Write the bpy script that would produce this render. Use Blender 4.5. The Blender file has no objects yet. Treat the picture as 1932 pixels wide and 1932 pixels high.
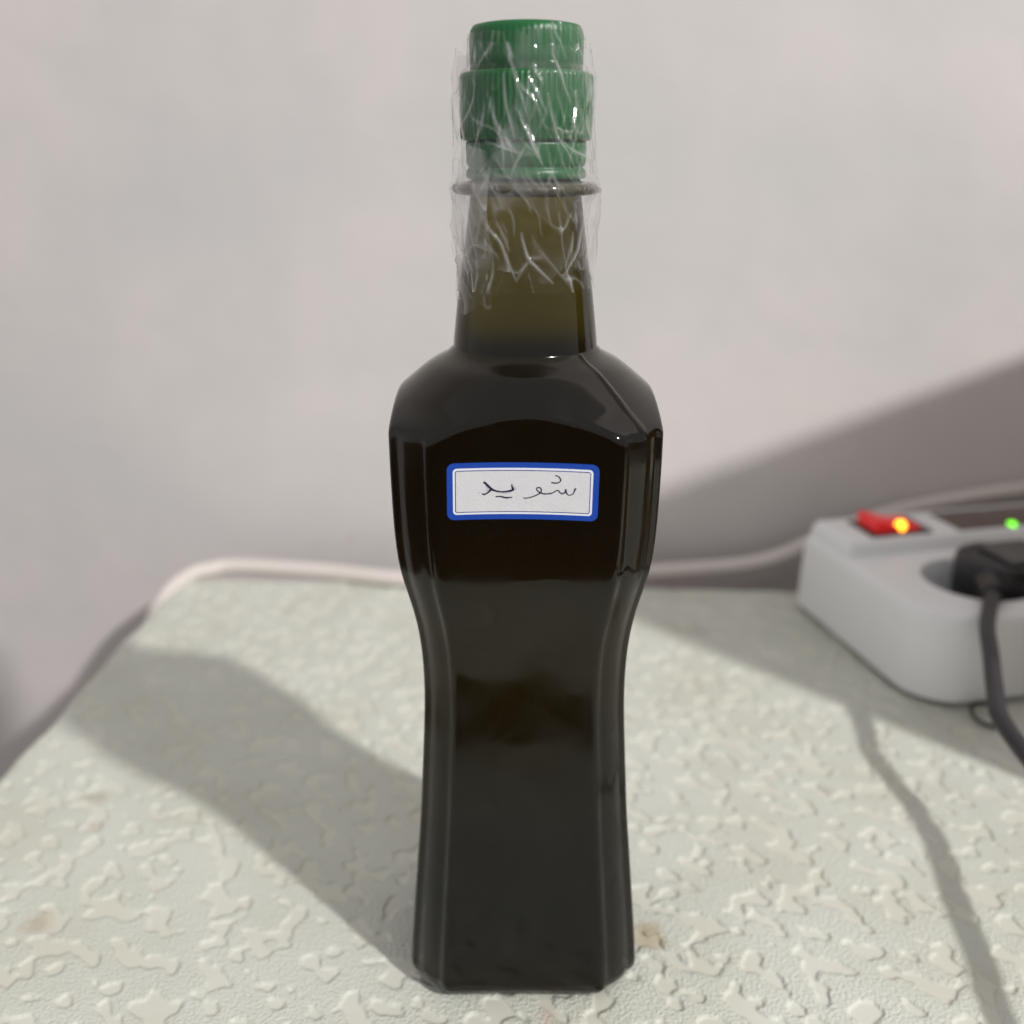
import bpy, bmesh, math
import numpy as np
from mathutils import Vector, Matrix

# ------------------------------------------------------------------ camera
scene = bpy.context.scene
col = scene.collection
CAM_H = 0.225
cam_d = bpy.data.cameras.new("camera")
cam_d.sensor_width = 36.0
cam_d.lens = 36.0 * 1880 / 1932
cam_d.clip_start = 0.005
cam_d.clip_end = 50.0
cam_d.dof.use_dof = True
cam_d.dof.focus_distance = 0.240
cam_d.dof.aperture_fstop = 7.8
cam = bpy.data.objects.new("camera", cam_d)
col.objects.link(cam)
cam.location = (0, 0, CAM_H)
cam.rotation_euler = (math.radians(90 - 19.5), 0, 0)
scene.camera = cam

# ------------------------------------------------------------------ light
world = bpy.data.worlds.new("World")
scene.world = world
world.use_nodes = True
bg = world.node_tree.nodes["Background"]
bg.inputs["Color"].default_value = (0.575, 0.57, 0.57, 1)
bg.inputs["Strength"].default_value = 1.0

ld = bpy.data.lights.new("ceiling_lamp", 'AREA')
ld.shape = 'DISK'
ld.size = 0.13
ld.energy = 84
ld.color = (1.0, 0.98, 0.955)
lamp = bpy.data.objects.new("ceiling_lamp", ld)
col.objects.link(lamp)
lamp.location = (1.80, -1.35, 1.97)
lamp.rotation_euler = (Vector((0.0, 0.3, 0.05)) - Vector(lamp.location)).to_track_quat('-Z', 'Y').to_euler()

scene.view_settings.view_transform = 'Standard'
scene.view_settings.look = 'None'
scene.view_settings.gamma = 1
scene.view_settings.exposure = 0
scene.view_settings.use_curve_mapping = False
scene.render.engine = 'CYCLES'
scene.cycles.max_bounces = 16
scene.cycles.transmission_bounces = 12
scene.cycles.transparent_max_bounces = 32
scene.cycles.caustics_reflective = False
scene.cycles.caustics_refractive = False

rng = np.random.default_rng(11)


# ------------------------------------------------------------------ helpers
def link(o, parent=None):
    col.objects.link(o)
    if parent is not None:
        o.parent = parent
    return o


def thing(name, label, cat, loc=(0, 0, 0), rotz=0.0):
    o = bpy.data.objects.new(name, None)
    o.empty_display_size = 0.02
    o.location = loc
    o.rotation_euler = (0, 0, rotz)
    o["label"] = label
    o["category"] = cat
    return link(o)


def mesh_obj(name, verts, faces, mat, parent=None, smooth=True):
    me = bpy.data.meshes.new(name)
    me.from_pydata([tuple(v) for v in verts], [], [tuple(f) for f in faces])
    me.update()
    if smooth:
        me.polygons.foreach_set("use_smooth", [True] * len(me.polygons))
    me.materials.append(mat)
    return link(bpy.data.objects.new(name, me), parent)


def grid_faces(nr, nc, wrap=False):
    r = np.arange(nr - 1)[:, None]
    c = np.arange(nc if wrap else nc - 1)[None, :]
    c2 = (c + 1) % nc
    return np.stack([(r * nc + c), (r * nc + c2), ((r + 1) * nc + c2), ((r + 1) * nc + c)], -1).reshape(-1, 4)


def fast_mesh(name, V, Fq, mat, parent=None, attrs=None, smooth=True):
    """big quad mesh through numpy"""
    me = bpy.data.meshes.new(name)
    V = np.ascontiguousarray(V, dtype=np.float32)
    Fq = np.ascontiguousarray(Fq, dtype=np.int32)
    me.vertices.add(len(V))
    me.vertices.foreach_set("co", V.ravel())
    me.loops.add(Fq.size)
    me.loops.foreach_set("vertex_index", Fq.ravel())
    me.polygons.add(len(Fq))
    me.polygons.foreach_set("loop_start", np.arange(0, Fq.size, 4, dtype=np.int32))
    me.polygons.foreach_set("loop_total", np.full(len(Fq), 4, dtype=np.int32))
    if smooth:
        me.polygons.foreach_set("use_smooth", np.ones(len(Fq), dtype=bool))
    me.update(calc_edges=True)
    me.validate()
    for k, a in (attrs or {}).items():
        at = me.attributes.new(k, 'FLOAT', 'POINT')
        at.data.foreach_set("value", np.ascontiguousarray(a, dtype=np.float32).ravel())
    me.materials.append(mat)
    return link(bpy.data.objects.new(name, me), parent)


def revolve(name, prof, mat, parent=None, n=96, rib=None, cap_bottom=True, cap_top=True):
    """prof: list of (r, z); rib(z) -> (count, amplitude)"""
    ph = np.linspace(0, 2 * np.pi, n, endpoint=False)
    V = []
    for r, z in prof:
        rr = np.full(n, r)
        if rib:
            c, a = rib(z)
            if a:
                w = np.cos(c * ph)
                rr = rr + a * np.sign(w) * np.abs(w) ** 0.6
        V += [(rr[i] * math.cos(ph[i]), rr[i] * math.sin(ph[i]), z) for i in range(n)]
    faces = [tuple(f) for f in grid_faces(len(prof), n, True)]
    if cap_bottom:
        faces.append(tuple(range(n))[::-1])
    if cap_top:
        b = (len(prof) - 1) * n
        faces.append(tuple(range(b, b + n)))
    return mesh_obj(name, V, faces, mat, parent)


def catmull(pts, per=8):
    P = [np.array(p, float) for p in pts]
    P = [2 * P[0] - P[1]] + P + [2 * P[-1] - P[-2]]
    out = []
    for i in range(1, len(P) - 2):
        for k in range(per):
            t = k / per
            a, b, c, d = P[i - 1], P[i], P[i + 1], P[i + 2]
            out.append(0.5 * ((2 * b) + (c - a) * t + (2 * a - 5 * b + 4 * c - d) * t * t
                              + (3 * b - a - 3 * c + d) * t ** 3))
    out.append(P[-2])
    return out


def tube(name, pts, rad, mat, parent=None, n=14, per=8, closed=False):
    C = catmull(pts, per) if per else [np.array(p, float) for p in pts]
    V = []
    up = Vector((0, 0, 1))
    prev = None
    m = len(C)
    for i in range(m):
        if closed:
            a, b = C[(i - 1) % m], C[(i + 1) % m]
        else:
            a, b = C[max(i - 1, 0)], C[min(i + 1, m - 1)]
        t = Vector(b - a).normalized()
        if prev is None:
            s = t.cross(up)
            if s.length < 1e-3:
                s = t.cross(Vector((1, 0, 0)))
            s.normalize()
        else:
            s = (prev - t * prev.dot(t)).normalized()
        prev = s
        u = s.cross(t)
        r = rad(i / (m - 1)) if callable(rad) else rad
        for k in range(n):
            an = 2 * math.pi * k / n
            V.append(Vector(C[i]) + (s * math.cos(an) + u * math.sin(an)) * r)
    faces = [tuple(f) for f in grid_faces(m, n, True)]
    if closed:
        b = (m - 1) * n
        faces += [(b + k, b + (k + 1) % n, (k + 1) % n, k) for k in range(n)]
    else:
        faces += [tuple(range(n))[::-1], tuple(range((m - 1) * n, m * n))]
    return mesh_obj(name, V, faces, mat, parent)


def fbm_noise(shape, step, lx, ly, ang, seed):
    """gaussian-filtered noise; correlation lengths lx (along ang) and ly, unit variance"""
    g = np.random.default_rng(seed).standard_normal(shape)
    fy = np.fft.fftfreq(shape[0], step)[:, None]
    fx = np.fft.fftfreq(shape[1], step)[None, :]
    ca, sa = math.cos(ang), math.sin(ang)
    u = fx * ca + fy * sa
    v = -fx * sa + fy * ca
    k2 = (u * lx) ** 2 + (v * ly) ** 2
    H = np.sqrt(k2) * np.exp(-k2 * 3.0)
    n = np.real(np.fft.ifft2(np.fft.fft2(g) * H))
    return n / n.std()


def bilinear(A, step, X, Y):
    fx = np.clip(X / step, 0, A.shape[1] - 1.001)
    fy = np.clip(Y / step, 0, A.shape[0] - 1.001)
    ix, iy = fx.astype(int), fy.astype(int)
    tx, ty = fx - ix, fy - iy
    return (A[iy, ix] * (1 - tx) * (1 - ty) + A[iy, ix + 1] * tx * (1 - ty)
            + A[iy + 1, ix] * (1 - tx) * ty + A[iy + 1, ix + 1] * tx * ty)


def sstep(a, b, x):
    t = np.clip((x - a) / (b - a), 0, 1)
    return t * t * (3 - 2 * t)


# ------------------------------------------------------------------ materials
def new_mat(name):
    m = bpy.data.materials.new(name)
    m.use_nodes = True
    nt = m.node_tree
    b = nt.nodes["Principled BSDF"]
    return m, nt, b


def simple(name, color, rough=0.5, spec=0.5, noise=0.0, nscale=200, bump=0.0, bscale=800, coat=0.0):
    m, nt, b = new_mat(name)
    b.inputs["Roughness"].default_value = rough
    b.inputs["Specular IOR Level"].default_value = spec
    b.inputs["Coat Weight"].default_value = coat
    tc = nt.nodes.new("ShaderNodeTexCoord")
    n = nt.nodes.new("ShaderNodeTexNoise")
    n.inputs["Scale"].default_value = nscale
    n.inputs["Detail"].default_value = 4
    nt.links.new(tc.outputs["Object"], n.inputs["Vector"])
    mx = nt.nodes.new("ShaderNodeMix")
    mx.data_type = 'RGBA'
    mx.inputs["A"].default_value = (*[c * (1 - noise) for c in color], 1)
    mx.inputs["B"].default_value = (*[min(1, c * (1 + noise)) for c in color], 1)
    nt.links.new(n.outputs["Fac"], mx.inputs["Factor"])
    nt.links.new(mx.outputs["Result"], b.inputs["Base Color"])
    if bump:
        n2 = nt.nodes.new("ShaderNodeTexNoise")
        n2.inputs["Scale"].default_value = bscale
        nt.links.new(tc.outputs["Object"], n2.inputs["Vector"])
        bp = nt.nodes.new("ShaderNodeBump")
        bp.inputs["Strength"].default_value = 1.0
        bp.inputs["Distance"].default_value = bump
        nt.links.new(n2.outputs["Fac"], bp.inputs["Height"])
        nt.links.new(bp.outputs["Normal"], b.inputs["Normal"])
    return m


def wall_material():
    m, nt, b = new_mat("wall_plaster")
    b.inputs["Roughness"].default_value = 0.75
    b.inputs["Specular IOR Level"].default_value = 0.25
    tc = nt.nodes.new("ShaderNodeTexCoord")
    n = nt.nodes.new("ShaderNodeTexNoise")
    n.inputs["Scale"].default_value = 7
    n.inputs["Detail"].default_value = 4
    n.inputs["Roughness"].default_value = 0.55
    nt.links.new(tc.outputs["Object"], n.inputs["Vector"])
    r = nt.nodes.new("ShaderNodeValToRGB")
    r.color_ramp.elements[0].position = 0.36
    r.color_ramp.elements[0].color = (0.592, 0.578, 0.570, 1)
    r.color_ramp.elements[1].position = 0.64
    r.color_ramp.elements[1].color = (0.672, 0.626, 0.620, 1)
    nt.links.new(n.outputs["Fac"], r.inputs["Fac"])
    # a few faint scuffs
    n3 = nt.nodes.new("ShaderNodeTexNoise")
    n3.inputs["Scale"].default_value = 26
    n3.inputs["Detail"].default_value = 2
    nt.links.new(tc.outputs["Object"], n3.inputs["Vector"])
    r3 = nt.nodes.new("ShaderNodeValToRGB")
    r3.color_ramp.elements[0].position = 0.73
    r3.color_ramp.elements[0].color = (1, 1, 1, 1)
    r3.color_ramp.elements[1].position = 0.80
    r3.color_ramp.elements[1].color = (0.90, 0.87, 0.86, 1)
    nt.links.new(n3.outputs["Fac"], r3.inputs["Fac"])
    mx = nt.nodes.new("ShaderNodeMix")
    mx.data_type = 'RGBA'
    mx.blend_type = 'MULTIPLY'
    mx.inputs["Factor"].default_value = 1
    nt.links.new(r.outputs["Color"], mx.inputs["A"])
    nt.links.new(r3.outputs["Color"], mx.inputs["B"])
    nt.links.new(mx.outputs["Result"], b.inputs["Base Color"])
    n2 = nt.nodes.new("ShaderNodeTexNoise")
    n2.inputs["Scale"].default_value = 14
    n2.inputs["Detail"].default_value = 3
    nt.links.new(tc.outputs["Object"], n2.inputs["Vector"])
    bp = nt.nodes.new("ShaderNodeBump")
    bp.inputs["Strength"].default_value = 0.6
    bp.inputs["Distance"].default_value = 0.0025
    nt.links.new(n2.outputs["Fac"], bp.inputs["Height"])
    nt.links.new(bp.outputs["Normal"], b.inputs["Normal"])
    return m


def table_material(stains):
    m, nt, b = new_mat("embossed_vinyl")
    tc = nt.nodes.new("ShaderNodeTexCoord")
    at = nt.nodes.new("ShaderNodeAttribute")
    at.attribute_name = "recess"
    mx = nt.nodes.new("ShaderNodeMix")
    mx.data_type = 'RGBA'
    mx.inputs["A"].default_value = (0.612, 0.628, 0.568, 1)
    mx.inputs["B"].default_value = (0.632, 0.634, 0.565, 1)
    nt.links.new(at.outputs["Fac"], mx.inputs["Factor"])
    last = mx.outputs["Result"]
    # overall grime
    n = nt.nodes.new("ShaderNodeTexNoise")
    n.inputs["Scale"].default_value = 22
    n.inputs["Detail"].default_value = 5
    nt.links.new(tc.outputs["Object"], n.inputs["Vector"])
    r = nt.nodes.new("ShaderNodeValToRGB")
    r.color_ramp.elements[0].position = 0.3
    r.color_ramp.elements[0].color = (0.90, 0.89, 0.85, 1)
    r.color_ramp.elements[1].position = 0.62
    r.color_ramp.elements[1].color = (1, 1, 1, 1)
    nt.links.new(n.outputs["Fac"], r.inputs["Fac"])
    mm = nt.nodes.new("ShaderNodeMix")
    mm.data_type = 'RGBA'
    mm.blend_type = 'MULTIPLY'
    mm.inputs["Factor"].default_value = 1
    nt.links.new(last, mm.inputs["A"])
    nt.links.new(r.outputs["Color"], mm.inputs["B"])
    last = mm.outputs["Result"]
    # brown stains, each with its own place and shape
    nd = nt.nodes.new("ShaderNodeTexNoise")
    nd.inputs["Scale"].default_value = 160
    nd.inputs["Detail"].default_value = 3
    nt.links.new(tc.outputs["Object"], nd.inputs["Vector"])
    ns = nt.nodes.new("ShaderNodeVectorMath")
    ns.operation = 'MULTIPLY_ADD'
    ns.inputs[1].default_value = (0.010, 0.010, 0.0)
    nt.links.new(nd.outputs["Color"], ns.inputs[0])
    nt.links.new(tc.outputs["Object"], ns.inputs[2])
    for (x, y, rad, c, amt) in stains:
        vd = nt.nodes.new("ShaderNodeVectorMath")
        vd.operation = 'DISTANCE'
        vd.inputs[1].default_value = (x + 0.005, y + 0.005, 0.0)
        nt.links.new(ns.outputs["Vector"], vd.inputs[0])
        mr = nt.nodes.new("ShaderNodeMapRange")
        mr.inputs["From Min"].default_value = rad
        mr.inputs["From Max"].default_value = rad * 0.35
        mr.inputs["To Min"].default_value = 0
        mr.inputs["To Max"].default_value = amt
        nt.links.new(vd.outputs["Value"], mr.inputs["Value"])
        k = nt.nodes.new("ShaderNodeMix")
        k.data_type = 'RGBA'
        k.inputs["B"].default_value = (*c, 1)
        nt.links.new(mr.outputs["Result"], k.inputs["Factor"])
        nt.links.new(last, k.inputs["A"])
        last = k.outputs["Result"]
    nt.links.new(last, b.inputs["Base Color"])
    b.inputs["Roughness"].default_value = 0.5
    b.inputs["Specular IOR Level"].default_value = 0.35
    # woven grain on the raised matrix, smooth inside the recesses
    g = nt.nodes.new("ShaderNodeTexNoise")
    g.inputs["Scale"].default_value = 950
    g.inputs["Detail"].default_value = 2
    nt.links.new(tc.outputs["Object"], g.inputs["Vector"])
    inv = nt.nodes.new("ShaderNodeMath")
    inv.operation = 'SUBTRACT'
    inv.inputs[0].default_value = 1.0
    nt.links.new(at.outputs["Fac"], inv.inputs[1])
    mu = nt.nodes.new("ShaderNodeMath")
    mu.operation = 'MULTIPLY'
    nt.links.new(g.outputs["Fac"], mu.inputs[0])
    nt.links.new(inv.outputs["Value"], mu.inputs[1])
    bp = nt.nodes.new("ShaderNodeBump")
    bp.inputs["Strength"].default_value = 1.0
    bp.inputs["Distance"].default_value = 0.0007
    nt.links.new(mu.outputs["Value"], bp.inputs["Height"])
    nt.links.new(bp.outputs["Normal"], b.inputs["Normal"])
    return m


def bottle_material():
    """clear sharp outer gloss over a slightly murky, strongly absorbing liquid"""
    m = bpy.data.materials.new("bottle_with_dark_liquid")
    m.use_nodes = True
    nt = m.node_tree
    nt.nodes.clear()
    out = nt.nodes.new("ShaderNodeOutputMaterial")
    tc = nt.nodes.new("ShaderNodeTexCoord")
    n = nt.nodes.new("ShaderNodeTexNoise")
    n.inputs["Scale"].default_value = 26
    n.inputs["Detail"].default_value = 1.5
    nt.links.new(tc.outputs["Object"], n.inputs["Vector"])
    bp = nt.nodes.new("ShaderNodeBump")
    bp.inputs["Strength"].default_value = 0.6
    bp.inputs["Distance"].default_value = 0.0026
    nt.links.new(n.outputs["Fac"], bp.inputs["Height"])
    gl = nt.nodes.new("ShaderNodeBsdfGlossy")
    gl.inputs["Color"].default_value = (1, 1, 1, 1)
    # smeary, handled surface: patches of finger grease blur the gloss
    sm = nt.nodes.new("ShaderNodeTexNoise")
    sm.inputs["Scale"].default_value = 42
    sm.inputs["Detail"].default_value = 5
    sm.inputs["Distortion"].default_value = 1.2
    nt.links.new(tc.outputs["Object"], sm.inputs["Vector"])
    sr = nt.nodes.new("ShaderNodeMapRange")
    sr.inputs["From Min"].default_value = 0.40
    sr.inputs["From Max"].default_value = 0.68
    sr.inputs["To Min"].default_value = 0.045
    sr.inputs["To Max"].default_value = 0.22
    nt.links.new(sm.outputs["Fac"], sr.inputs["Value"])
    nt.links.new(sr.outputs["Result"], gl.inputs["Roughness"])
    rf = nt.nodes.new("ShaderNodeBsdfRefraction")
    rf.inputs["IOR"].default_value = 1.42
    rf.inputs["Roughness"].default_value = 0.6
    fr = nt.nodes.new("ShaderNodeFresnel")
    fr.inputs["IOR"].default_value = 1.42
    for q in (gl, fr):
        nt.links.new(bp.outputs["Normal"], q.inputs["Normal"])
    mx = nt.nodes.new("ShaderNodeMixShader")
    nt.links.new(fr.outputs[0], mx.inputs[0])
    nt.links.new(rf.outputs[0], mx.inputs[1])
    nt.links.new(gl.outputs[0], mx.inputs[2])
    nt.links.new(mx.outputs[0], out.inputs["Surface"])
    va = nt.nodes.new("ShaderNodeVolumeAbsorption")
    va.inputs["Color"].default_value = (0.59, 0.55, 0.0, 1)
    va.inputs["Density"].default_value = 192
    nt.links.new(va.outputs["Volume"], out.inputs["Volume"])
    return m


def film_material():
    m = bpy.data.materials.new("cling_film")
    m.use_nodes = True
    nt = m.node_tree
    nt.nodes.clear()
    out = nt.nodes.new("ShaderNodeOutputMaterial")
    tr = nt.nodes.new("ShaderNodeBsdfTransparent")
    df = nt.nodes.new("ShaderNodeBsdfDiffuse")
    df.inputs["Color"].default_value = (0.93, 0.93, 0.93, 1)
    tl = nt.nodes.new("ShaderNodeBsdfTranslucent")
    tl.inputs["Color"].default_value = (0.93, 0.93, 0.93, 1)
    dt = nt.nodes.new("ShaderNodeMixShader")
    dt.inputs[0].default_value = 0.5
    nt.links.new(df.outputs[0], dt.inputs[1])
    nt.links.new(tl.outputs[0], dt.inputs[2])
    at = nt.nodes.new("ShaderNodeAttribute")
    at.attribute_name = "crease"
    mr = nt.nodes.new("ShaderNodeMapRange")
    mr.inputs["To Min"].default_value = 0.0
    mr.inputs["To Max"].default_value = 0.70
    nt.links.new(at.outputs["Fac"], mr.inputs["Value"])
    m1 = nt.nodes.new("ShaderNodeMixShader")
    nt.links.new(mr.outputs["Result"], m1.inputs[0])
    nt.links.new(tr.outputs[0], m1.inputs[1])
    nt.links.new(dt.outputs[0], m1.inputs[2])
    gl = nt.nodes.new("ShaderNodeBsdfGlossy")
    gl.inputs["Roughness"].default_value = 0.11
    gl.inputs["Color"].default_value = (1, 1, 1, 1)
    lw = nt.nodes.new("ShaderNodeLayerWeight")
    lw.inputs["Blend"].default_value = 0.5
    pw = nt.nodes.new("ShaderNodeMath")
    pw.operation = 'POWER'
    pw.inputs[1].default_value = 4.0
    nt.links.new(lw.outputs["Facing"], pw.inputs[0])
    fr = nt.nodes.new("ShaderNodeMapRange")
    fr.inputs["To Min"].default_value = 0.013
    fr.inputs["To Max"].default_value = 0.75
    nt.links.new(pw.outputs[0], fr.inputs["Value"])
    ad = nt.nodes.new("ShaderNodeMath")
    ad.operation = 'MULTIPLY_ADD'
    ad.inputs[1].default_value = 0.14
    ad.use_clamp = True
    nt.links.new(at.outputs["Fac"], ad.inputs[0])
    nt.links.new(fr.outputs[0], ad.inputs[2])
    m2 = nt.nodes.new("ShaderNodeMixShader")
    nt.links.new(ad.outputs[0], m2.inputs[0])
    nt.links.new(m1.outputs[0], m2.inputs[1])
    nt.links.new(gl.outputs[0], m2.inputs[2])
    nt.links.new(m2.outputs[0], out.inputs["Surface"])
    return m


def glow(name, color, strength):
    m, nt, b = new_mat(name)
    b.inputs["Base Color"].default_value = (*color, 1)
    b.inputs["Emission Color"].default_value = (*color, 1)
    b.inputs["Emission Strength"].default_value = strength
    return m


M_wall = wall_material()
M_floor = simple("floor_carpet", (0.11, 0.075, 0.065), 0.9, 0.1, 0.35, 30)
M_wood = simple("table_wood", (0.16, 0.085, 0.055), 0.5, 0.4, 0.25, 40)
M_bottle = bottle_material()
M_film = film_material()
M_cap = simple("green_cap_plastic", (0.0005, 0.100, 0.020), 0.38, 0.5, 0.06, 90)
M_paper = simple("sticker_paper", (0.68, 0.68, 0.70), 0.5, 0.35, 0.05, 260, 0.00006, 1500)
M_white = simple("sticker_white_line", (0.82, 0.85, 0.95), 0.4, 0.4)
M_blue = simple("sticker_blue_print", (0.010, 0.062, 0.40), 0.38, 0.45, 0.06, 400)
M_navy = simple("sticker_navy_line", (0.012, 0.035, 0.20), 0.4, 0.4)
M_ink = simple("pen_ink", (0.018, 0.012, 0.045), 0.5, 0.3)
M_smudge = simple("pen_smudge", (0.52, 0.51, 0.545), 0.5, 0.3)
M_strip = simple("strip_plastic", (0.79, 0.795, 0.805), 0.42, 0.45, 0.02, 60, 0.00005, 900)
M_black = simple("black_rubber", (0.012, 0.012, 0.014), 0.42, 0.5, 0.1, 120)
M_cordblk = simple("cord_rubber", (0.020, 0.019, 0.023), 0.45, 0.5, 0.1, 120)
M_cord = simple("cream_cord", (0.66, 0.60, 0.57), 0.5, 0.4, 0.04, 60)
M_card = simple("cardboard", (0.30, 0.205, 0.125), 0.85, 0.2, 0.12, 50)
M_bezel = simple("switch_bezel", (0.03, 0.02, 0.02), 0.4, 0.5)
M_display = simple("display_window", (0.12, 0.085, 0.075), 0.15, 0.6, 0.5, 45)
M_red = simple("switch_red", (0.42, 0.012, 0.016), 0.25, 0.5)
_b = M_red.node_tree.nodes["Principled BSDF"]
_b.inputs["Emission Color"].default_value = (1.0, 0.03, 0.03, 1)
_b.inputs["Emission Strength"].default_value = 0.32
M_neon = glow("neon_glow", (1.0, 0.36, 0.02), 6.0)
M_led = glow("green_led", (0.14, 0.75, 0.015), 3.2)

# ------------------------------------------------------------------ setting
YAW = math.radians(-3.0)
T0 = Vector((-0.190, 0.527, 0.0))       # back left corner of the table top
FLOOR_Z = -0.74


def box(name, lo, hi, mat, parent=None, bevel=0.0, seg=2):
    bm = bmesh.new()
    bmesh.ops.create_cube(bm, size=1.0)
    for v in bm.verts:
        v.co = Vector([lo[i] + (v.co[i] + 0.5) * (hi[i] - lo[i]) for i in range(3)])
    if bevel:
        bmesh.ops.bevel(bm, geom=bm.edges[:], offset=bevel, segments=seg, affect='EDGES', profile=0.6)
    me = bpy.data.meshes.new(name)
    bm.to_mesh(me)
    bm.free()
    if bevel:
        me.polygons.foreach_set("use_smooth", [True] * len(me.polygons))
    me.materials.append(mat)
    return link(bpy.data.objects.new(name, me), parent)


wall = box("wall", (-1.4, 0.0, FLOOR_Z), (1.9, 0.12, 2.5), M_wall)
wall.location = (-0.16, 0.562, 0)
wall.rotation_euler = (0, 0, YAW)
wall["kind"] = "structure"
floor = box("floor", (-3.5, -6.0, FLOOR_Z - 0.05), (4.0, 0.9, FLOOR_Z - 0.001), M_floor)
floor["kind"] = "structure"

# ------------------------------------------------------------------ table
table = thing("table", "pale greenish table covered in embossed vinyl, under the bottle and power strip", "table", T0, YAW)
TU, TV = 0.78, 0.452
us = np.concatenate([np.arange(0, 0.006, 0.0004), np.arange(0.006, 0.52, 0.00060), np.linspace(0.52, TU, 110)])
vs = np.concatenate([np.arange(0, 0.006, 0.0005), np.arange(0.006, 0.13, 0.0011),
                     np.arange(0.13, 0.335, 0.00052), np.linspace(0.335, TV, 70)])
U, Vv = np.meshgrid(us, vs)
step = 0.0006
shp = (int(TV / step) + 8, int(TU / step) + 8)
# irregular islands, mostly elongated along one diagonal
n1 = fbm_noise(shp, step, 0.0105, 0.0056, math.radians(38), 5)
n2 = fbm_noise(shp, step, 0.0060, 0.0060, 0, 6)
n3 = fbm_noise(shp, step, 0.0034, 0.0034, 0, 7)
field = 0.72 * n1 + 0.52 * n2 + 0.20 * n3
isl = sstep(0.30, 0.68, field)
Fz = bilinear(isl, step, U, Vv)
n4 = fbm_noise(shp, step, 0.05, 0.05, 0, 8)
Z = -0.00048 * Fz + 0.00004 * bilinear(n4, step, U, Vv) - 0.0001
# rolled edge at the back and left, slightly wavy
wav = 0.0009 * np.sin(Vv * 47 + 0.6) + 0.0006 * np.sin(Vv * 131)
d = np.minimum(np.minimum(U, Vv), np.minimum(TU - U, TV - Vv))
rr = 0.006
Z = Z - np.where(d < rr, rr - np.sqrt(np.maximum(rr * rr - (rr - d) ** 2, 0)), 0)
X = U + wav * np.exp(-U / 0.02)
Vt = np.stack([X, -Vv, Z], -1).reshape(-1, 3)
Ft = grid_faces(len(vs), len(us))[:, ::-1]
cth, sth = math.cos(-YAW), math.sin(-YAW)


def to_tab(x, y):
    dx, dy = x - T0.x, y - T0.y
    return dx * cth - dy * sth, dx * sth + dy * cth


stains = []
for (x, y, r, c, a) in [(-0.1557, 0.3155, 0.0055, (0.33, 0.25, 0.15), 0.55),
                        (-0.1489, 0.2990, 0.0045, (0.36, 0.27, 0.17), 0.5),
                        (-0.1480, 0.2500, 0.0060, (0.42, 0.28, 0.16), 0.6),
                        (0.0425, 0.2450, 0.0065, (0.34, 0.22, 0.05), 0.75),
                        (0.0100, 0.2140, 0.0045, (0.50, 0.28, 0.20), 0.5),
                        (0.1192, 0.3204, 0.0040, (0.36, 0.26, 0.20), 0.5),
                        (0.1110, 0.3420, 0.0035, (0.34, 0.26, 0.18), 0.5),
                        (0.0950, 0.4560, 0.0080, (0.36, 0.26, 0.20), 0.35),
                        (-0.1500, 0.4600, 0.0050, (0.40, 0.34, 0.24), 0.4),
                        (-0.1180, 0.4780, 0.0055, (0.40, 0.34, 0.24), 0.4)]:
    a_, b_ = to_tab(x, y)
    stains.append((a_, b_, r, c, a * 0.65))
M_table = table_material(stains)
fast_mesh("embossed_cover", Vt, Ft, M_table, table, {"recess": Fz})
box("table_top", (0.0015, -TV + 0.0015, -0.030), (TU - 0.0015, -0.0015, -0.0045), M_wood, table, 0.001)
for (a_, b_) in ((0.02, -0.06), (TU - 0.06, -0.06), (0.02, -TV + 0.02), (TU - 0.06, -TV + 0.02)):
    box("leg", (a_, b_, FLOOR_Z), (a_ + 0.04, b_ + 0.04, -0.0305), M_wood, table, 0.002)

# ------------------------------------------------------------------ bottle
AX, AY = 0.0033, 0.2497
bottle = thing("bottle", "dark square-shouldered bottle with narrow waist, green cap and blue-edged handwritten sticker",
               "bottle", (AX, AY, 0.0))
az = np.array([0, .0008, .002, .0035, .0055, .0105, .0325, .055, .078, .090, .100, .109, .1175, .125, .1305, .140, .155, .165, .185])
aa = np.array([.0296, .0310, .0322, .0330, .0333, .0330, .0311, .0291, .0277, .0271, .0272, .0279, .0295, .0316, .0326, .0332, .0335, .0335, .0332])
dz = np.array([.140, .150, .158, .1622, .1656, .1690, .1715, .1735, .1755, .1773, .1787, .1797, .1806])
dr = np.array([.0600, .0530, .0455, .0412, .0378, .0334, .0306, .0282, .0258, .0234, .0205, .0189, .0181])
YS = 0.93        # the bottle is a little less deep than wide
nz = np.array([.1806, .1840, .1876, .1967, .2005, .2090, .2172, .2205])
nr = np.array([.0181, .0177, .0173, .0162, .0155, .0143, .0132, .0130])


def smooth_curve(xp, fp, sig, x0=None):
    """piecewise-linear profile rounded by a gaussian of width sig (no rounding below x0)"""
    h = 0.0001
    g = np.arange(xp[0] - 0.03, xp[-1] + 0.03, h)
    f = np.interp(g, xp, fp)
    k = np.exp(-0.5 * (np.arange(-int(4 * sig / h), int(4 * sig / h) + 1) * h / sig) ** 2)
    fs = np.convolve(np.pad(f, len(k) // 2, mode='edge'), k / k.sum(), mode='valid')
    if x0 is not None:
        w = sstep(x0, x0 + 0.012, g)
        fs = f * (1 - w) + fs * w
    return lambda x: np.interp(x, g, fs)


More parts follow.
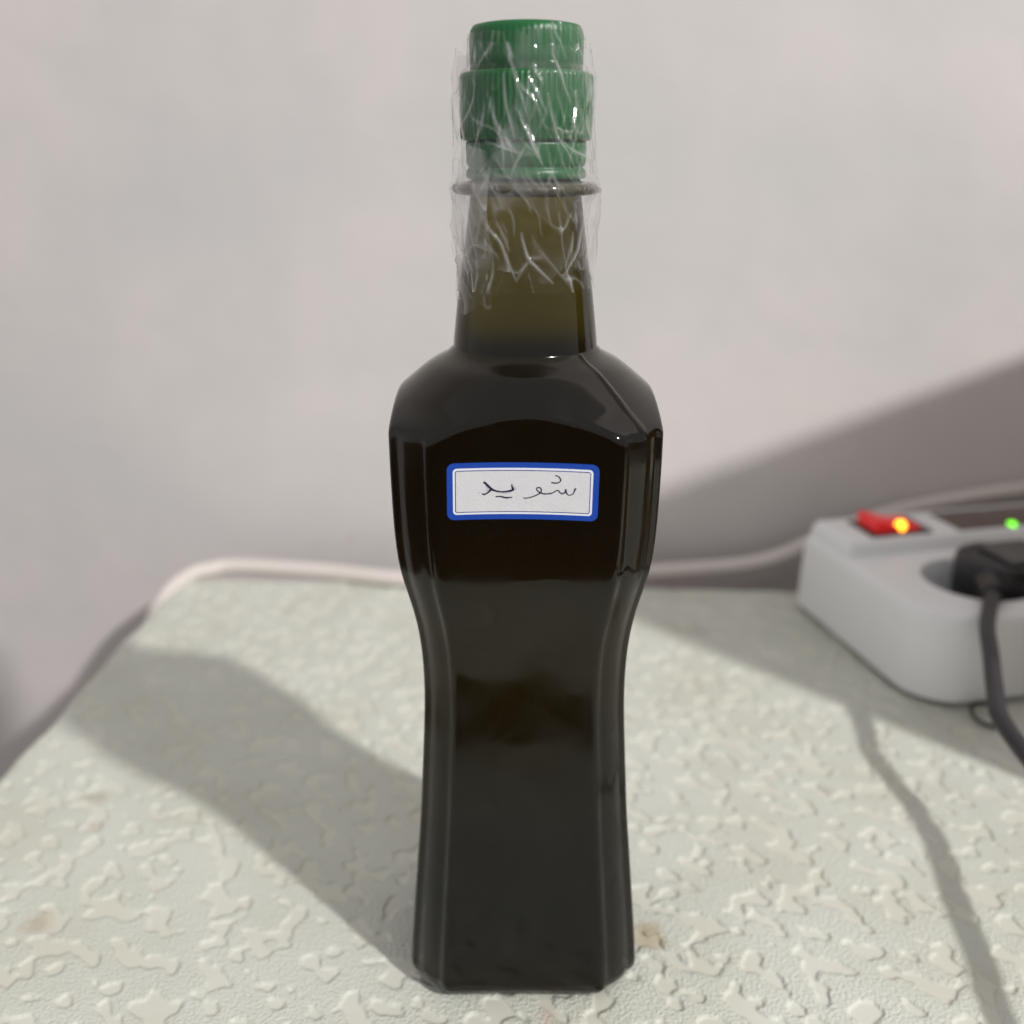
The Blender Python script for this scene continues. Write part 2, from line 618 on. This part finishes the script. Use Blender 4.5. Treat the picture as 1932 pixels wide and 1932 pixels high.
# plan section of one eighth: faintly dished panel, bead at its edge, groove, slanted corner
oct_pts = [(x, 0.968 + 0.012 * (x / 0.655) ** 2) for x in np.linspace(0, 0.655, 60)]
oct_pts += [(.672, .9755), (.685, .966), (.693, .955), (.697, .945), (.7005, .936), (.704, .927), (.711, .918), (.722, .910),
            (.740, .8985), (.76, .886), (.78, .872), (.80, .858), (.815, .844), (.83, .83)]
oth = np.array([math.atan2(x, y) for x, y in oct_pts])
orr = np.array([math.hypot(x, y) for x, y in oct_pts])


def section(ph):
    """ph measured from the centre of a panel"""
    p = np.mod(ph, np.pi / 2)
    p = np.minimum(p, np.pi / 2 - p)
    return sec_of(p)


def smin(a, b, k):
    h = np.clip(0.5 + 0.5 * (b - a) / k, 0, 1)
    return b * (1 - h) + a * h - k * h * (1 - h)


sec_of = smooth_curve(np.concatenate([-oth[:0:-1], oth, np.pi / 2 - oth[-2::-1]]), np.concatenate([orr[:0:-1], orr, orr[-2::-1]]), math.radians(1.25))
a_of = smooth_curve(az, aa, 0.0036, 0.004)
d_of = smooth_curve(dz, dr, 0.0006)
n_of = smooth_curve(nz, nr, 0.0016)


NPH = 720
ph = np.linspace(0, 2 * np.pi, NPH, endpoint=False)
zs = np.concatenate([np.linspace(0, .006, 14), np.arange(.008, .15, .0016), np.arange(.15, .183, .00035), np.arange(.183, .2206, .0012)])
rows = []
for z in zs:
    if z < 0.1806:
        pr = a_of(np.array(z)) * section(ph)
        if z > 0.14:
            dm = float(d_of(z))
            # mould seam on one shoulder diagonal
            dphi = (ph - math.radians(45) + np.pi) % (2 * np.pi) - np.pi
            dphi2 = (ph - math.radians(225) + np.pi) % (2 * np.pi) - np.pi
            seam = np.exp(-(dphi / 0.030) ** 2) + np.exp(-(dphi2 / 0.030) ** 2)
            dome = dm + 0.00055 * seam * sstep(0.160, 0.165, z)
            r = smin(pr, dome, 0.0013)
        else:
            r = pr
        if z > 0.176:
            r = np.maximum(r, float(n_of(z)))
    else:
        r = np.full(NPH, float(n_of(z)))
    rows.append(r)
R = np.array(rows)
# ph=0 is the front panel (towards -Y), growing to +X
YK = 1 - (1 - YS) * (1 - sstep(0.168, 0.1800, zs))[:, None]
Vb = np.stack([R * np.sin(ph)[None], -R * np.cos(ph)[None] * YK, np.repeat(zs[:, None], NPH, 1)], -1).reshape(-1, 3)
nb = len(Vb)
fb = [tuple(f) for f in grid_faces(len(zs), NPH, True)]
verts = list(Vb) + [(0, 0, 0.0012), (0, 0, zs[-1])]
fb += [(nb, (k + 1) % NPH, k) for k in range(NPH)]
t_ = (len(zs) - 1) * NPH
fb += [(nb + 1, t_ + k, t_ + (k + 1) % NPH) for k in range(NPH)]
body = mesh_obj("glass_body", verts, fb, M_bottle, bottle)
body.location = (0, 0, 0.0004)

# neck ring: glass ledge below the cap
M_ring = bpy.data.materials.new("ring_glass")
M_ring.use_nodes = True
_b = M_ring.node_tree.nodes["Principled BSDF"]
_b.inputs["Base Color"].default_value = (0.13, 0.12, 0.085, 1)
_b.inputs["Transmission Weight"].default_value = 0.45
_b.inputs["Roughness"].default_value = 0.08
revolve("neck_ring", [(.0137, .2168), (.0168, .2172), (.0176, .2178), (.0178, .2186), (.0174, .2194), (.0160, .2199), (.0140, .2202)],
        M_ring, bottle, 128)

# cap
cap = revolve("cap", [(.0126, .2436), (.0129, .2438), (.0130, .2470), (.0130, .2512), (.0128, .2524), (.0122, .2533), (.0108, .2536), (.006, .2537)],
              M_cap, bottle, 480, lambda z: (60, .00008) if .2438 < z < .2522 else (60, 0))
revolve("cap_skirt", [(.0135, .2290), (.0149, .2291), (.0152, .2296), (.0153, .2340), (.0153, .2425), (.0151, .2433), (.0146, .2436), (.0128, .24365)],
        M_cap, cap, 480, lambda z: (72, .00017) if .2295 < z < .2430 else (72, 0))
revolve("tamper_band", [(.0134, .2206), (.0140, .2208), (.0142, .2213), (.0141, .2224), (.0137, .2229), (.0134, .2232), (.0138, .2236), (.0141, .2244), (.0142, .2280), (.0141, .2289), (.0132, .2290)],
        M_cap, cap, 160)

# ------------------------------------------------------------------ sticker on the front panel
LW, LH = 0.0352, 0.0139
LX, LZ = -0.0008, 0.1516


def on_panel(u, v, off):
    """sticker coordinates (m, from its centre) -> bottle space, just proud of the panel"""
    z = LZ + v + 0.00042 * (1 - (2 * u / LW) ** 2) - 0.010 * u
    x = LX + u + 0.012 * v
    a = float(a_of(np.array(z)))
    q = abs(x) / a
    y = (0.968 + 0.012 * (q / 0.655) ** 2) * a * YS
    return (x, -y - 0.00012 - off, z + 0.0004)


def rrect(w, h, r, n=8):
    pts = []
    for (cx, cy, a0) in ((w / 2 - r, h / 2 - r, 0), (-w / 2 + r, h / 2 - r, 90), (-w / 2 + r, -h / 2 + r, 180), (w / 2 - r, -h / 2 + r, 270)):
        for k in range(n + 1):
            an = math.radians(a0 + 90 * k / n)
            pts.append((cx + r * math.cos(an), cy + r * math.sin(an)))
    # refine long straight runs so the sticker bends with the panel
    out = []
    for i, p in enumerate(pts):
        q = pts[(i + 1) % len(pts)]
        L = math.hypot(q[0] - p[0], q[1] - p[1])
        m = max(1, int(L / 0.0012))
        out += [(p[0] + (q[0] - p[0]) * k / m, p[1] + (q[1] - p[1]) * k / m) for k in range(m)]
    return out


def sheet(name, w, h, r, off, mat, parent, inner=None):
    """a rounded sheet, or a frame when inner=(w, h, r) is given; rings share the outline's point count"""
    o = rrect(w, h, r)
    n = len(o)
    if inner:
        scales = None
        iw, ih, ir = inner
        i_ = [(p[0] * (iw / w), p[1] * (ih / h)) for p in o]
        # keep frame width even: project outline points inwards
        i_ = [(max(-iw / 2, min(iw / 2, p[0])) if abs(p[0]) > iw / 2 - ir else p[0],
               max(-ih / 2, min(ih / 2, p[1])) if abs(p[1]) > ih / 2 - ir else p[1]) for p in o]
        V = [on_panel(p[0], p[1], off) for p in o] + [on_panel(p[0], p[1], off) for p in i_]
        F = [(k, (k + 1) % n, n + (k + 1) % n, n + k) for k in range(n)]
        return mesh_obj(name, V, F, mat, parent)
    V, F = [], []
    lev = 14
    for j in range(lev):
        s = 1 - j / lev
        V += [on_panel(p[0] * s, p[1] * s, off) for p in o]
        if j:
            F += [((j - 1) * n + k, (j - 1) * n + (k + 1) % n, j * n + (k + 1) % n, j * n + k) for k in range(n)]
    V.append(on_panel(0, 0, off))
    F += [((lev - 1) * n + k, (lev - 1) * n + (k + 1) % n, len(V) - 1) for k in range(n)]
    return mesh_obj(name, V, F, mat, parent)


sticker = sheet("sticker", LW, LH, 0.0017, 0.0, M_blue, bottle)
sticker["label"] = "white sticker with blue double border and handwritten word"
sheet("white_line", LW - 0.0028, LH - 0.0026, 0.0009, 0.00004, M_white, sticker)
sheet("navy_line", LW - 0.0038, LH - 0.0036, 0.0005, 0.00008, M_navy, sticker)
sheet("paper_field", LW - 0.0042, LH - 0.0040, 0.0003, 0.00012, M_paper, sticker)

SX, SY = LW / 1755.0, LH / 640.0


def stroke(pts, widths, mat=None, off=0.00016, jitter=0.05):
    P = [((x - 952) * SX, (415 - y) * SY) for x, y in pts]
    C = catmull(P, 10)
    m = len(C)
    V, F = [], []
    for i in range(m):
        a, b = C[max(i - 1, 0)], C[min(i + 1, m - 1)]
        t = b - a
        L = math.hypot(*t) or 1
        nx, ny = -t[1] / L, t[0] / L
        w = np.interp(i / (m - 1), np.linspace(0, 1, len(widths)), widths) * (1 + jitter * math.sin(i * 1.7) + jitter * math.sin(i * 0.63))
        w *= 0.72 * SX
        V += [on_panel(C[i][0] + nx * w, C[i][1] + ny * w, off), on_panel(C[i][0] - nx * w, C[i][1] - ny * w, off)]
    for i in range(m - 1):
        F.append((2 * i, 2 * i + 1, 2 * i + 3, 2 * i + 2))
    return mesh_obj("pen_stroke", V, F, mat or M_ink, sticker)


stroke([(1562, 366), (1552, 385), (1545, 405), (1530, 432), (1490, 446), (1465, 432), (1450, 402), (1449, 384), (1440, 415), (1410, 432),
        (1382, 420), (1360, 396), (1335, 404), (1280, 432), (1205, 440), (1152, 427), (1115, 398), (1116, 376), (1142, 369), (1164, 388), (1162, 420),
        (1130, 446), (1060, 477), (990, 492), (960, 488)], [15, 10, 7, 12, 11, 10, 9, 11, 10, 9, 11, 9, 7])
stroke([(1322, 230), (1362, 243), (1386, 275), (1376, 300), (1340, 315), (1280, 311)], [9, 9, 11, 9, 11, 12])
stroke([(825, 333), (828, 366), (838, 392), (815, 408), (740, 420), (680, 418), (610, 400), (560, 362), (522, 325), (498, 308)],
       [8, 13, 22, 17, 13, 12, 18, 20, 18, 16])
stroke([(584, 372), (577, 402), (546, 430), (510, 447), (480, 440)], [20, 18, 12, 13, 11])
stroke([(638, 476), (690, 473), (760, 488), (832, 482)], [9, 11, 14, 8])
# smudged ink beside the heavy strokes
stroke([(520, 345), (548, 385), (530, 420)], [6, 26, 8], M_smudge, 0.00014, 0.25)
stroke([(640, 420), (740, 434), (820, 424)], [6, 16, 6], M_smudge, 0.00014, 0.25)
stroke([(845, 355), (862, 385), (850, 412)], [4, 24, 5], M_smudge, 0.00014, 0.25)
stroke([(436, 420), (445, 430), (450, 440)], [6, 8, 5], M_smudge, 0.00014, 0.2)

# ------------------------------------------------------------------ plastic film round cap and neck
film = thing("plastic_film", "crinkled clear plastic film wrapped round the green cap and bottle neck", "plastic wrap", (AX, AY, 0.0))


def ridged(shape, step, l_long, l_short, ang, seed, sharp):
    n = fbm_noise(shape, step, l_long, l_short, ang, seed)
    return np.exp(-np.abs(n) * sharp)


# long folds pressed into the film: weight, then (angle round the neck in degrees, height in mm)
CREASES = [
    (0.8, [(-16.5, 247.9), (-12.6, 244.5), (-9.4, 241.6), (-5.2, 238.2), (-0.3, 233.9)]),
    (0.7, [(-8.7, 241.6), (-3.8, 239.4), (5.2, 236.9), (10.8, 233.9)]),
    (0.6, [(1.0, 241.6), (7.7, 238.2), (15.1, 234.3)]),
    (1.0, [(4.2, 244.5), (6.6, 242.6), (12.2, 240.3)]),
    (1.2, [(-6.3, 234.9), (-4.5, 232.8), (1.4, 229.9), (4.5, 227.3), (8.4, 225.1)]),
    (1.0, [(20.2, 249.4), (21.0, 246.1), (25.9, 243.4), (31.0, 239.6), (37.3, 236.8)]),
    (1.0, [(44.7, 236.7), (42.3, 234.0), (37.7, 231.8)]),
    (0.6, [(21.3, 233.0), (25.1, 231.3), (32.6, 230.6), (40.9, 230.8)]),
    (1.2, [(50.3, 249.3), (47.7, 247.9), (45.2, 247.0)]),
    (0.8, [(50.3, 248.6), (57.4, 243.8), (63.0, 242.6)]),
    (0.8, [(-18.7, 242.5), (-17.6, 238.2), (-15.1, 234.7), (-9.4, 229.1)]),
    (1.0, [(-47.2, 248.3), (-46.7, 246.4), (-45.7, 244.7)]),
    (0.7, [(-25.1, 248.8), (-30.6, 248.1), (-36.9, 245.8), (-42.3, 244.4)]),
    (0.5, [(-31.4, 228.7), (-20.2, 227.5), (-7.0, 226.2)]),
    (0.6, [(-0.3, 228.1), (-7.0, 224.6), (-11.9, 221.1)]),
    (0.9, [(-43.2, 242.3), (-47.2, 237.4), (-54.3, 233.9), (-63.8, 230.1)]),
    (0.7, [(-35.2, 237.0), (-36.4, 231.8), (-43.2, 227.4), (-48.2, 222.8)]),
    (0.6, [(-27.4, 237.0), (-24.0, 232.2), (-18.7, 228.4), (-16.9, 222.9)]),
    (0.8, [(16.5, 238.2), (19.5, 233.9), (25.1, 229.5), (33.1, 226.7), (42.3, 222.8)]),
    (0.9, [(29.0, 228.9), (39.5, 226.7), (60.8, 224.6), (69.6, 220.4)]),
    (0.6, [(48.7, 242.4), (45.2, 238.4), (43.2, 236.2)]),
    (1.1, [(-33.1, 212.2), (-28.2, 210.1), (-19.1, 207.0), (-13.7, 202.5), (-7.3, 198.5)]),
    (1.2, [(-3.5, 209.2), (-1.7, 206.4), (2.1, 203.4), (10.5, 200.9), (22.1, 197.9)]),
    (1.0, [(48.2, 211.3), (45.7, 207.4), (41.3, 203.6), (31.8, 199.5)]),
    (0.8, [(-21.7, 211.6), (-17.3, 208.8), (-12.6, 205.3)]),
    (0.8, [(-39.1, 209.7), (-41.8, 204.3), (-44.2, 198.4), (-48.2, 192.4)]),
    (0.8, [(-55.5, 213.4), (-54.9, 208.4), (-52.0, 202.6), (-47.7, 199.4)]),
    (0.7, [(-26.6, 207.3), (-27.8, 200.2), (-33.1, 193.5)]),
    (0.6, [(-7.3, 198.5), (-1.0, 201.8), (4.5, 203.9)]),
    (0.6, [(38.2, 209.3), (36.9, 205.8), (32.2, 201.5)]),
    (0.6, [(-63.8, 202.4), (-66.2, 197.2), (-68.0, 193.3)]),
]


def crease_field(PH, ZZ, flip=False, rad=0.0165):
    """sum of narrow ridges along the folds, and the same a little wider"""
    h = np.zeros_like(PH)
    for w, q in CREASES:
        if flip:      # the under layer carries other folds, leaning the other way
            w, q = 0.7 * w, [(-a * 0.9 + 7, 466 - z - 8) for a, z in q]
        P = catmull([(math.radians(a) * rad, z * 0.001) for a, z in q], 4)
        best = np.full(PH.shape, 1.0)
        tt = np.zeros_like(PH)
        U0 = PH * rad
        for i in range(len(P) - 1):
            ax, ay = P[i]
            bx, by = P[i + 1]
            dx, dy = bx - ax, by - ay
            t = np.clip(((U0 - ax) * dx + (ZZ - ay) * dy) / (dx * dx + dy * dy + 1e-12), 0, 1)
            d = np.hypot(U0 - ax - t * dx, ZZ - ay - t * dy)
            m = d < best
            best = np.where(m, d, best)
            tt = np.where(m, (i + t) / (len(P) - 1), tt)
        taper = 0.35 + 0.65 * np.sin(np.pi * np.clip(tt * 0.94 + 0.03, 0, 1))
        h = np.maximum(h, w * taper * np.exp(-(best / (0.00026 * (0.5 + 0.9 * taper))) ** 2))
    return h


def film_layer(name, z0, z1, env, wr, seed, keep, ph0=-math.pi, ph1=math.pi, folds=0.0):
    stp = 0.00026
    nu = int((ph1 - ph0) * 0.0165 / stp)
    nv = int((z1 - z0) / stp)
    p = np.linspace(ph0, ph1, nu)
    zz = np.linspace(z0, z1, nv)
    PH, ZZ = np.meshgrid(p, zz)
    s = (nv, nu)
    A = ridged(s, stp, 0.034, 0.0060, math.radians(90 + 13), seed, 4.6)
    B = ridged(s, stp, 0.026, 0.0052, math.radians(90 - 10), seed + 1, 5.0)
    Cc = ridged(s, stp, 0.020, 0.0048, math.radians(90 + 36), seed + 2, 4.4)
    msk = sstep(-0.3, 0.9, fbm_noise(s, stp, 0.02, 0.012, 1.2, seed + 3))
    mk2 = sstep(-0.2, 0.8, fbm_noise(s, stp, 0.016, 0.010, 1.9, seed + 6))
    low = fbm_noise(s, stp, 0.04, 0.011, math.radians(96), seed + 4)
    iso = fbm_noise(s, stp, 0.0065, 0.0055, 0.3, seed + 7)
    lat = fbm_noise(s, stp, 0.03, 0.016, math.radians(100), seed + 5)
    rid = A * (0.25 + 0.75 * mk2) + 0.8 * B * msk + 0.9 * Cc * (1 - msk)
    fold = abs(folds) * crease_field(PH, ZZ, folds < 0) if folds else 0.0
    Rr = env(ZZ, PH) + wr * (0.00050 * rid + 0.00022 * low + 0.00018 * iso) + 0.0006 * fold
    PHd = PH + wr * 0.012 * lat
    V = np.stack([Rr * np.sin(PHd), -Rr * np.cos(PHd), ZZ], -1).reshape(-1, 3)
    Fq = grid_faces(nv, nu)
    k = keep(ZZ, PH).ravel()
    Fq = Fq[k[Fq].all(1)]
    used = np.zeros(len(V), bool)
    used[Fq.ravel()] = True
    idx = np.cumsum(used) - 1
    cre = np.clip((rid - 0.45) / 0.95, 0, 1) ** 1.5
    patch = sstep(0.2, 0.9, fbm_noise(s, stp, 0.05, 0.022, math.radians(70), seed + 9)) * (0.05 + 0.30 * (1 - sstep(-0.6, 0.4, np.sin(PH))))
    cre = np.clip(0.75 * cre + patch + 0.60 * fold, 0, 1)
    return fast_mesh(name, V[used], idx[Fq], M_film, film, {"crease": cre.ravel()[used]})


def env_outer(z, p):
    # hugs the skirt and the neck ring, stands free above the skirt on the left
    left = 0.5 - 0.5 * np.sin(p)
    zz = [.186, .192, .200, .208, .215, .2185, .222, .232, .243, .2465, .253]
    e = np.interp(z, zz, [.0172, .0167, .0161, .0170, .0176, .0179, .0168, .0157, .0155, .0149, .0134])
    f = np.interp(z, zz, [.0173, .0168, .0166, .0174, .0177, .0179, .0172, .0164, .0161, .0158, .0156])
    return e * (1 - left) + f * left


def env_inner(z, p):
    zz = [.186, .192, .200, .208, .215, .2185, .222, .232, .243, .2450, .253]
    return np.interp(z, zz, [.0170, .0165, .0158, .0150, .0150, .0179, .0150, .0155, .0155, .0136, .0133])


def rag(p, base, amp, seed):
    r = np.random.default_rng(seed)
    s = 0
    for k in range(1, 12):
        s = s + r.normal() * np.sin(k * p + r.uniform(0, 6.28)) / k ** 0.6
    return base + amp * s


film_layer("film_layer", .188, .2505, env_outer, 1.0, 40,
           lambda z, p: (z > rag(p, .1955, .0009, 1)) & (z < rag(p, .2488, .0005, 2)), folds=1.0)
film_layer("film_layer", .188, .2531, env_inner, 0.55, 60,
           lambda z, p: (z > rag(p, .1975, .0014, 3)) & (z < rag(p, .2520, .0004, 4)), folds=-0.8)
# a loose strip hanging lower on the left
film_layer("film_layer", .186, .232, lambda z, p: env_outer(z, p) + .0003 + .0002 * np.cos(2 * p), 0.9, 80,
           lambda z, p: (z > rag(p * 3, .1912, .0011, 5)) & (z < rag(p, .2285, .0010, 6)), math.radians(-120), math.radians(-28))
film_layer("film_layer", .196, .247, lambda z, p: env_outer(z, p) + .0003, 0.9, 90,
           lambda z, p: (z > rag(p * 2, .2000, .0010, 7)) & (z < rag(p, .2440, .0010, 8)), math.radians(35), math.radians(140))

# ------------------------------------------------------------------ power strip
SR = math.radians(13.0)
S0 = Vector((0.1500, 0.4875, 0.0))
strip = thing("power_strip", "white power strip with glowing red switch and black plug, at the table's back", "power strip", S0, SR)
SL, SW = 0.180, 0.116


def rounded_outline(x0, x1, y0, y1, rf, rb, n=10):
    """plan outline, counter-clockwise; rf front corner radius, rb back corner radius"""
    pts = []
    for (cx, cy, a0, r) in ((x1 - rb, y1 - rb, 0, rb), (x0 + rb, y1 - rb, 90, rb), (x0 + rf, y0 + rf, 180, rf), (x1 - rf, y0 + rf, 270, rf)):
        for k in range(n + 1):
            an = math.radians(a0 + 90 * k / n)
            pts.append((cx + r * math.cos(an), cy + r * math.sin(an)))
    return pts


def loft(name, levels, mat, parent, rf, rb):
    """levels: (inset, z) for a rounded plan; bottom to top"""
    V, F = [], []
    n = None
    for (x0, x1, y0, y1, ins, z) in levels:
        o = rounded_outline(x0 + ins, x1 - ins, y0 + ins, y1 - ins, max(rf - ins, .0008), max(rb - ins, .0008))
        n = len(o)
        V += [(p[0], p[1], z) for p in o]
    L = len(levels)
    for j in range(L - 1):
        F += [(j * n + k, j * n + (k + 1) % n, (j + 1) * n + (k + 1) % n, (j + 1) * n + k) for k in range(n)]
    F.append(tuple(range(n))[::-1])
    F.append(tuple(range((L - 1) * n, L * n)))
    o = mesh_obj(name, V, F, mat, parent, smooth=True)
    return o


def bake_boolean(obj, cutters):
    for c in cutters:
        md = obj.modifiers.new("cut", 'BOOLEAN')
        md.operation = 'DIFFERENCE'
        md.solver = 'EXACT'
        md.object = c
    bpy.context.view_layer.update()
    dg = bpy.context.evaluated_depsgraph_get()
    me = bpy.data.meshes.new_from_object(obj.evaluated_get(dg))
    obj.modifiers.clear()
    obj.data = me
    for c in cutters:
        bpy.data.objects.remove(c)


def set_sharp(o, deg):
    o.data.polygons.foreach_set("use_smooth", [True] * len(o.data.polygons))
    o.data.set_sharp_from_angle(angle=math.radians(deg))


full = (0, SL, -SW, 0)
case = loft("case", [(*full, .0012, .0022), (*full, 0, .0034), (*full, .0004, .0200), (*full, .0012, .0375), (*full, .0022, .0402),
                     (*full, .0042, .0416), (*full, .0060, .0419)], M_strip, strip, 0.024, 0.007)
# circular socket wells
cut = []
for cx in (0.0500, 0.105, 0.155):
    V, F = [], []
    for j, (r, z) in enumerate(((.0225, .024), (.0243, .0405), (.0262, .0440))):
        V += [(cx + r * math.cos(2 * math.pi * k / 48), -0.0760 + r * math.sin(2 * math.pi * k / 48), z) for k in range(48)]
        if j:
            F += [((j - 1) * 48 + k, (j - 1) * 48 + (k + 1) % 48, j * 48 + (k + 1) % 48, j * 48 + k) for k in range(48)]
    F += [tuple(range(48))[::-1], tuple(range(96, 144))]
    cut.append(mesh_obj("well_cutter", V, F, M_strip, strip))
bake_boolean(case, cut)
set_sharp(case, 35)
# raised control ridge along the back
rid = (0.004, SL - 0.004, -0.0400, -0.0012)
ridge = loft("control_ridge", [(*rid, 0, .0413), (*rid, .0008, .0455), (*rid, .0024, .0482), (*rid, .0042, .0490)], M_strip, strip, 0.005, 0.005)
set_sharp(ridge, 40)
foot = loft("base_plate", [(*full, .0030, .0003), (*full, .0026, .0024)], simple("strip_base", (0.33, 0.33, 0.34), 0.5), strip, 0.024, 0.007)
# rocker switch
bez = box("switch_bezel", (0.0205, -0.0345, 0.0485), (0.0545, -0.0105, 0.0499), M_bezel, strip, 0.0006)
rk = [(0.0245, .0499), (0.0245, .0560), (0.0290, .0553), (0.0370, .0522), (0.0450, .0512), (0.0495, .0512), (0.0495, .0499)]
V = [(x, -0.0308, z) for x, z in rk] + [(x, -0.0137, z) for x, z in rk]
n_ = len(rk)
F = [(k, (k + 1) % n_, n_ + (k + 1) % n_, n_ + k) for k in range(n_)] + [tuple(range(n_))[::-1], tuple(range(n_, 2 * n_))]
sw = mesh_obj("rocker_switch", V, F, M_red, strip, smooth=False)


def ball(name, c, r, mat, parent, sz=1.0, n=16):
    bm = bmesh.new()
    bmesh.ops.create_uvsphere(bm, u_segments=n, v_segments=n // 2, radius=r)
    for v in bm.verts:
        v.co.z *= sz
    me = bpy.data.meshes.new(name)
    bm.to_mesh(me)
    bm.free()
    me.polygons.foreach_set("use_smooth", [True] * len(me.polygons))
    me.materials.append(mat)
    o = link(bpy.data.objects.new(name, me), parent)
    o.location = c
    return o


ball("neon_lamp", (0.0390, -0.0290, 0.0520), 0.0027, M_neon, sw)
# display window with green indicator
box("display_window", (0.0690, -0.0355, 0.0487), (0.168, -0.0090, 0.0494), M_display, strip, 0.0003)
ball("indicator_light", (0.1000, -0.0338, 0.0494), 0.0023, M_led, strip, 0.6)
# small wire loop at the foot of the case
lp = [(0.0240 + 0.0068 * math.cos(t), -0.1265 + 0.0066 * math.sin(t), 0.0030 + 0.0018 * math.sin(t)) for t in np.linspace(0, 2 * math.pi, 28, endpoint=False)]
tube("hanging_loop", lp, 0.0009, M_black, strip, n=8, per=0, closed=True)

# ------------------------------------------------------------------ plug and its cord
plug = thing("power_plug", "black round plug with a dark cord, pushed into the power strip", "plug", (0.0, 0.0, 0.0))
PC = Vector((0.1505, 0.4875, 0)) + Matrix.Rotation(SR, 3, 'Z') @ Vector((0.0590, -0.0760, 0))
body_p = revolve("plug_body", [(.0168, .0245), (.0184, .0270), (.0190, .0380), (.0190, .0490), (.0184, .0515), (.0165, .0528), (.008, .0531)], M_black, plug, 48)
body_p.location = (PC.x, PC.y, 0)
gb = box("plug_grip", (-0.0105, -0.0130, 0.0520), (0.0145, 0.0120, 0.0560), simple("grip_rubber", (0.075, 0.072, 0.070), 0.4), plug, 0.0025, 3)
gb.location = (PC.x + 0.006, PC.y - 0.001, 0)
gb.rotation_euler = (0, 0, SR)
tube("strain_relief", [(PC.x - .009, PC.y - .008, .0455), (PC.x - .0125, PC.y - .020, .0460), (PC.x - .0155, PC.y - .030, .0465)],
     lambda t: 0.0062 - 0.0016 * t, M_black, plug, n=16)
cord_pts = [(PC.x - .0150, PC.y - .028, .0465), (.1935, .367, .0462), (.1868, .348, .0430), (.1800, .328, .0385), (.1750, .311, .0360), (.1758, .285, .0325),
            (.1750, .262, .0320), (.1715, .2315, .0340), (.1705, .206, .0365), (.1687, .178, .0390), (.166, .130, .0300), (.164, .100, .0150), (.163, .080, .0090),
            (.163, .060, -.004), (.164, .048, -.050), (.166, .046, -.20)]
tube("plug_cord", cord_pts, 0.0032, M_cordblk, plug, n=16)

# ------------------------------------------------------------------ cream cord along the back edge
cc = thing("cable", "cream cable lying along the back edge of the table", "cable", (0, 0, 0))
tube("cable_sheath", [(-.206, .440, -.30), (-.204, .455, -.12), (-.200, .480, -.035), (-.1935, .503, -.006), (-.1830, .5185, .0030), (-.172, .5255, .0044), (-.1583, .5290, .0048), (-.11, .5230, .0046),
                      (-.0605, .5120, .0042), (0, .5110, .0042), (.05, .5170, .0044), (.0843, .5220, .0046), (.1314, .5260, .0070), (.155, .5260, .0135), (.18, .5300, .0240),
                      (.22, .5340, .0370), (.274, .5330, .0480), (.33, .5290, .0560), (.42, .5240, .062)], 0.0044, M_cord, cc, n=16)

# ------------------------------------------------------------------ unseen box, added to cast the big shadow on strip and wall
shade_box = thing("added_shade_box", "tall narrow box out of view, added on the table to shade the power strip and wall", "box", (.2625, .2585, 0.0), math.radians(29.5))
box("shade_box_body", (0, 0, 0.0003), (0.26, 0.05, 0.267), M_card, shade_box, 0.0008)
box("shade_box_flap", (0.002, 0.001, 0.2671), (0.258, 0.0245, 0.2682), M_card, shade_box)
box("shade_box_flap", (0.002, 0.0255, 0.2671), (0.258, 0.049, 0.2682), M_card, shade_box)
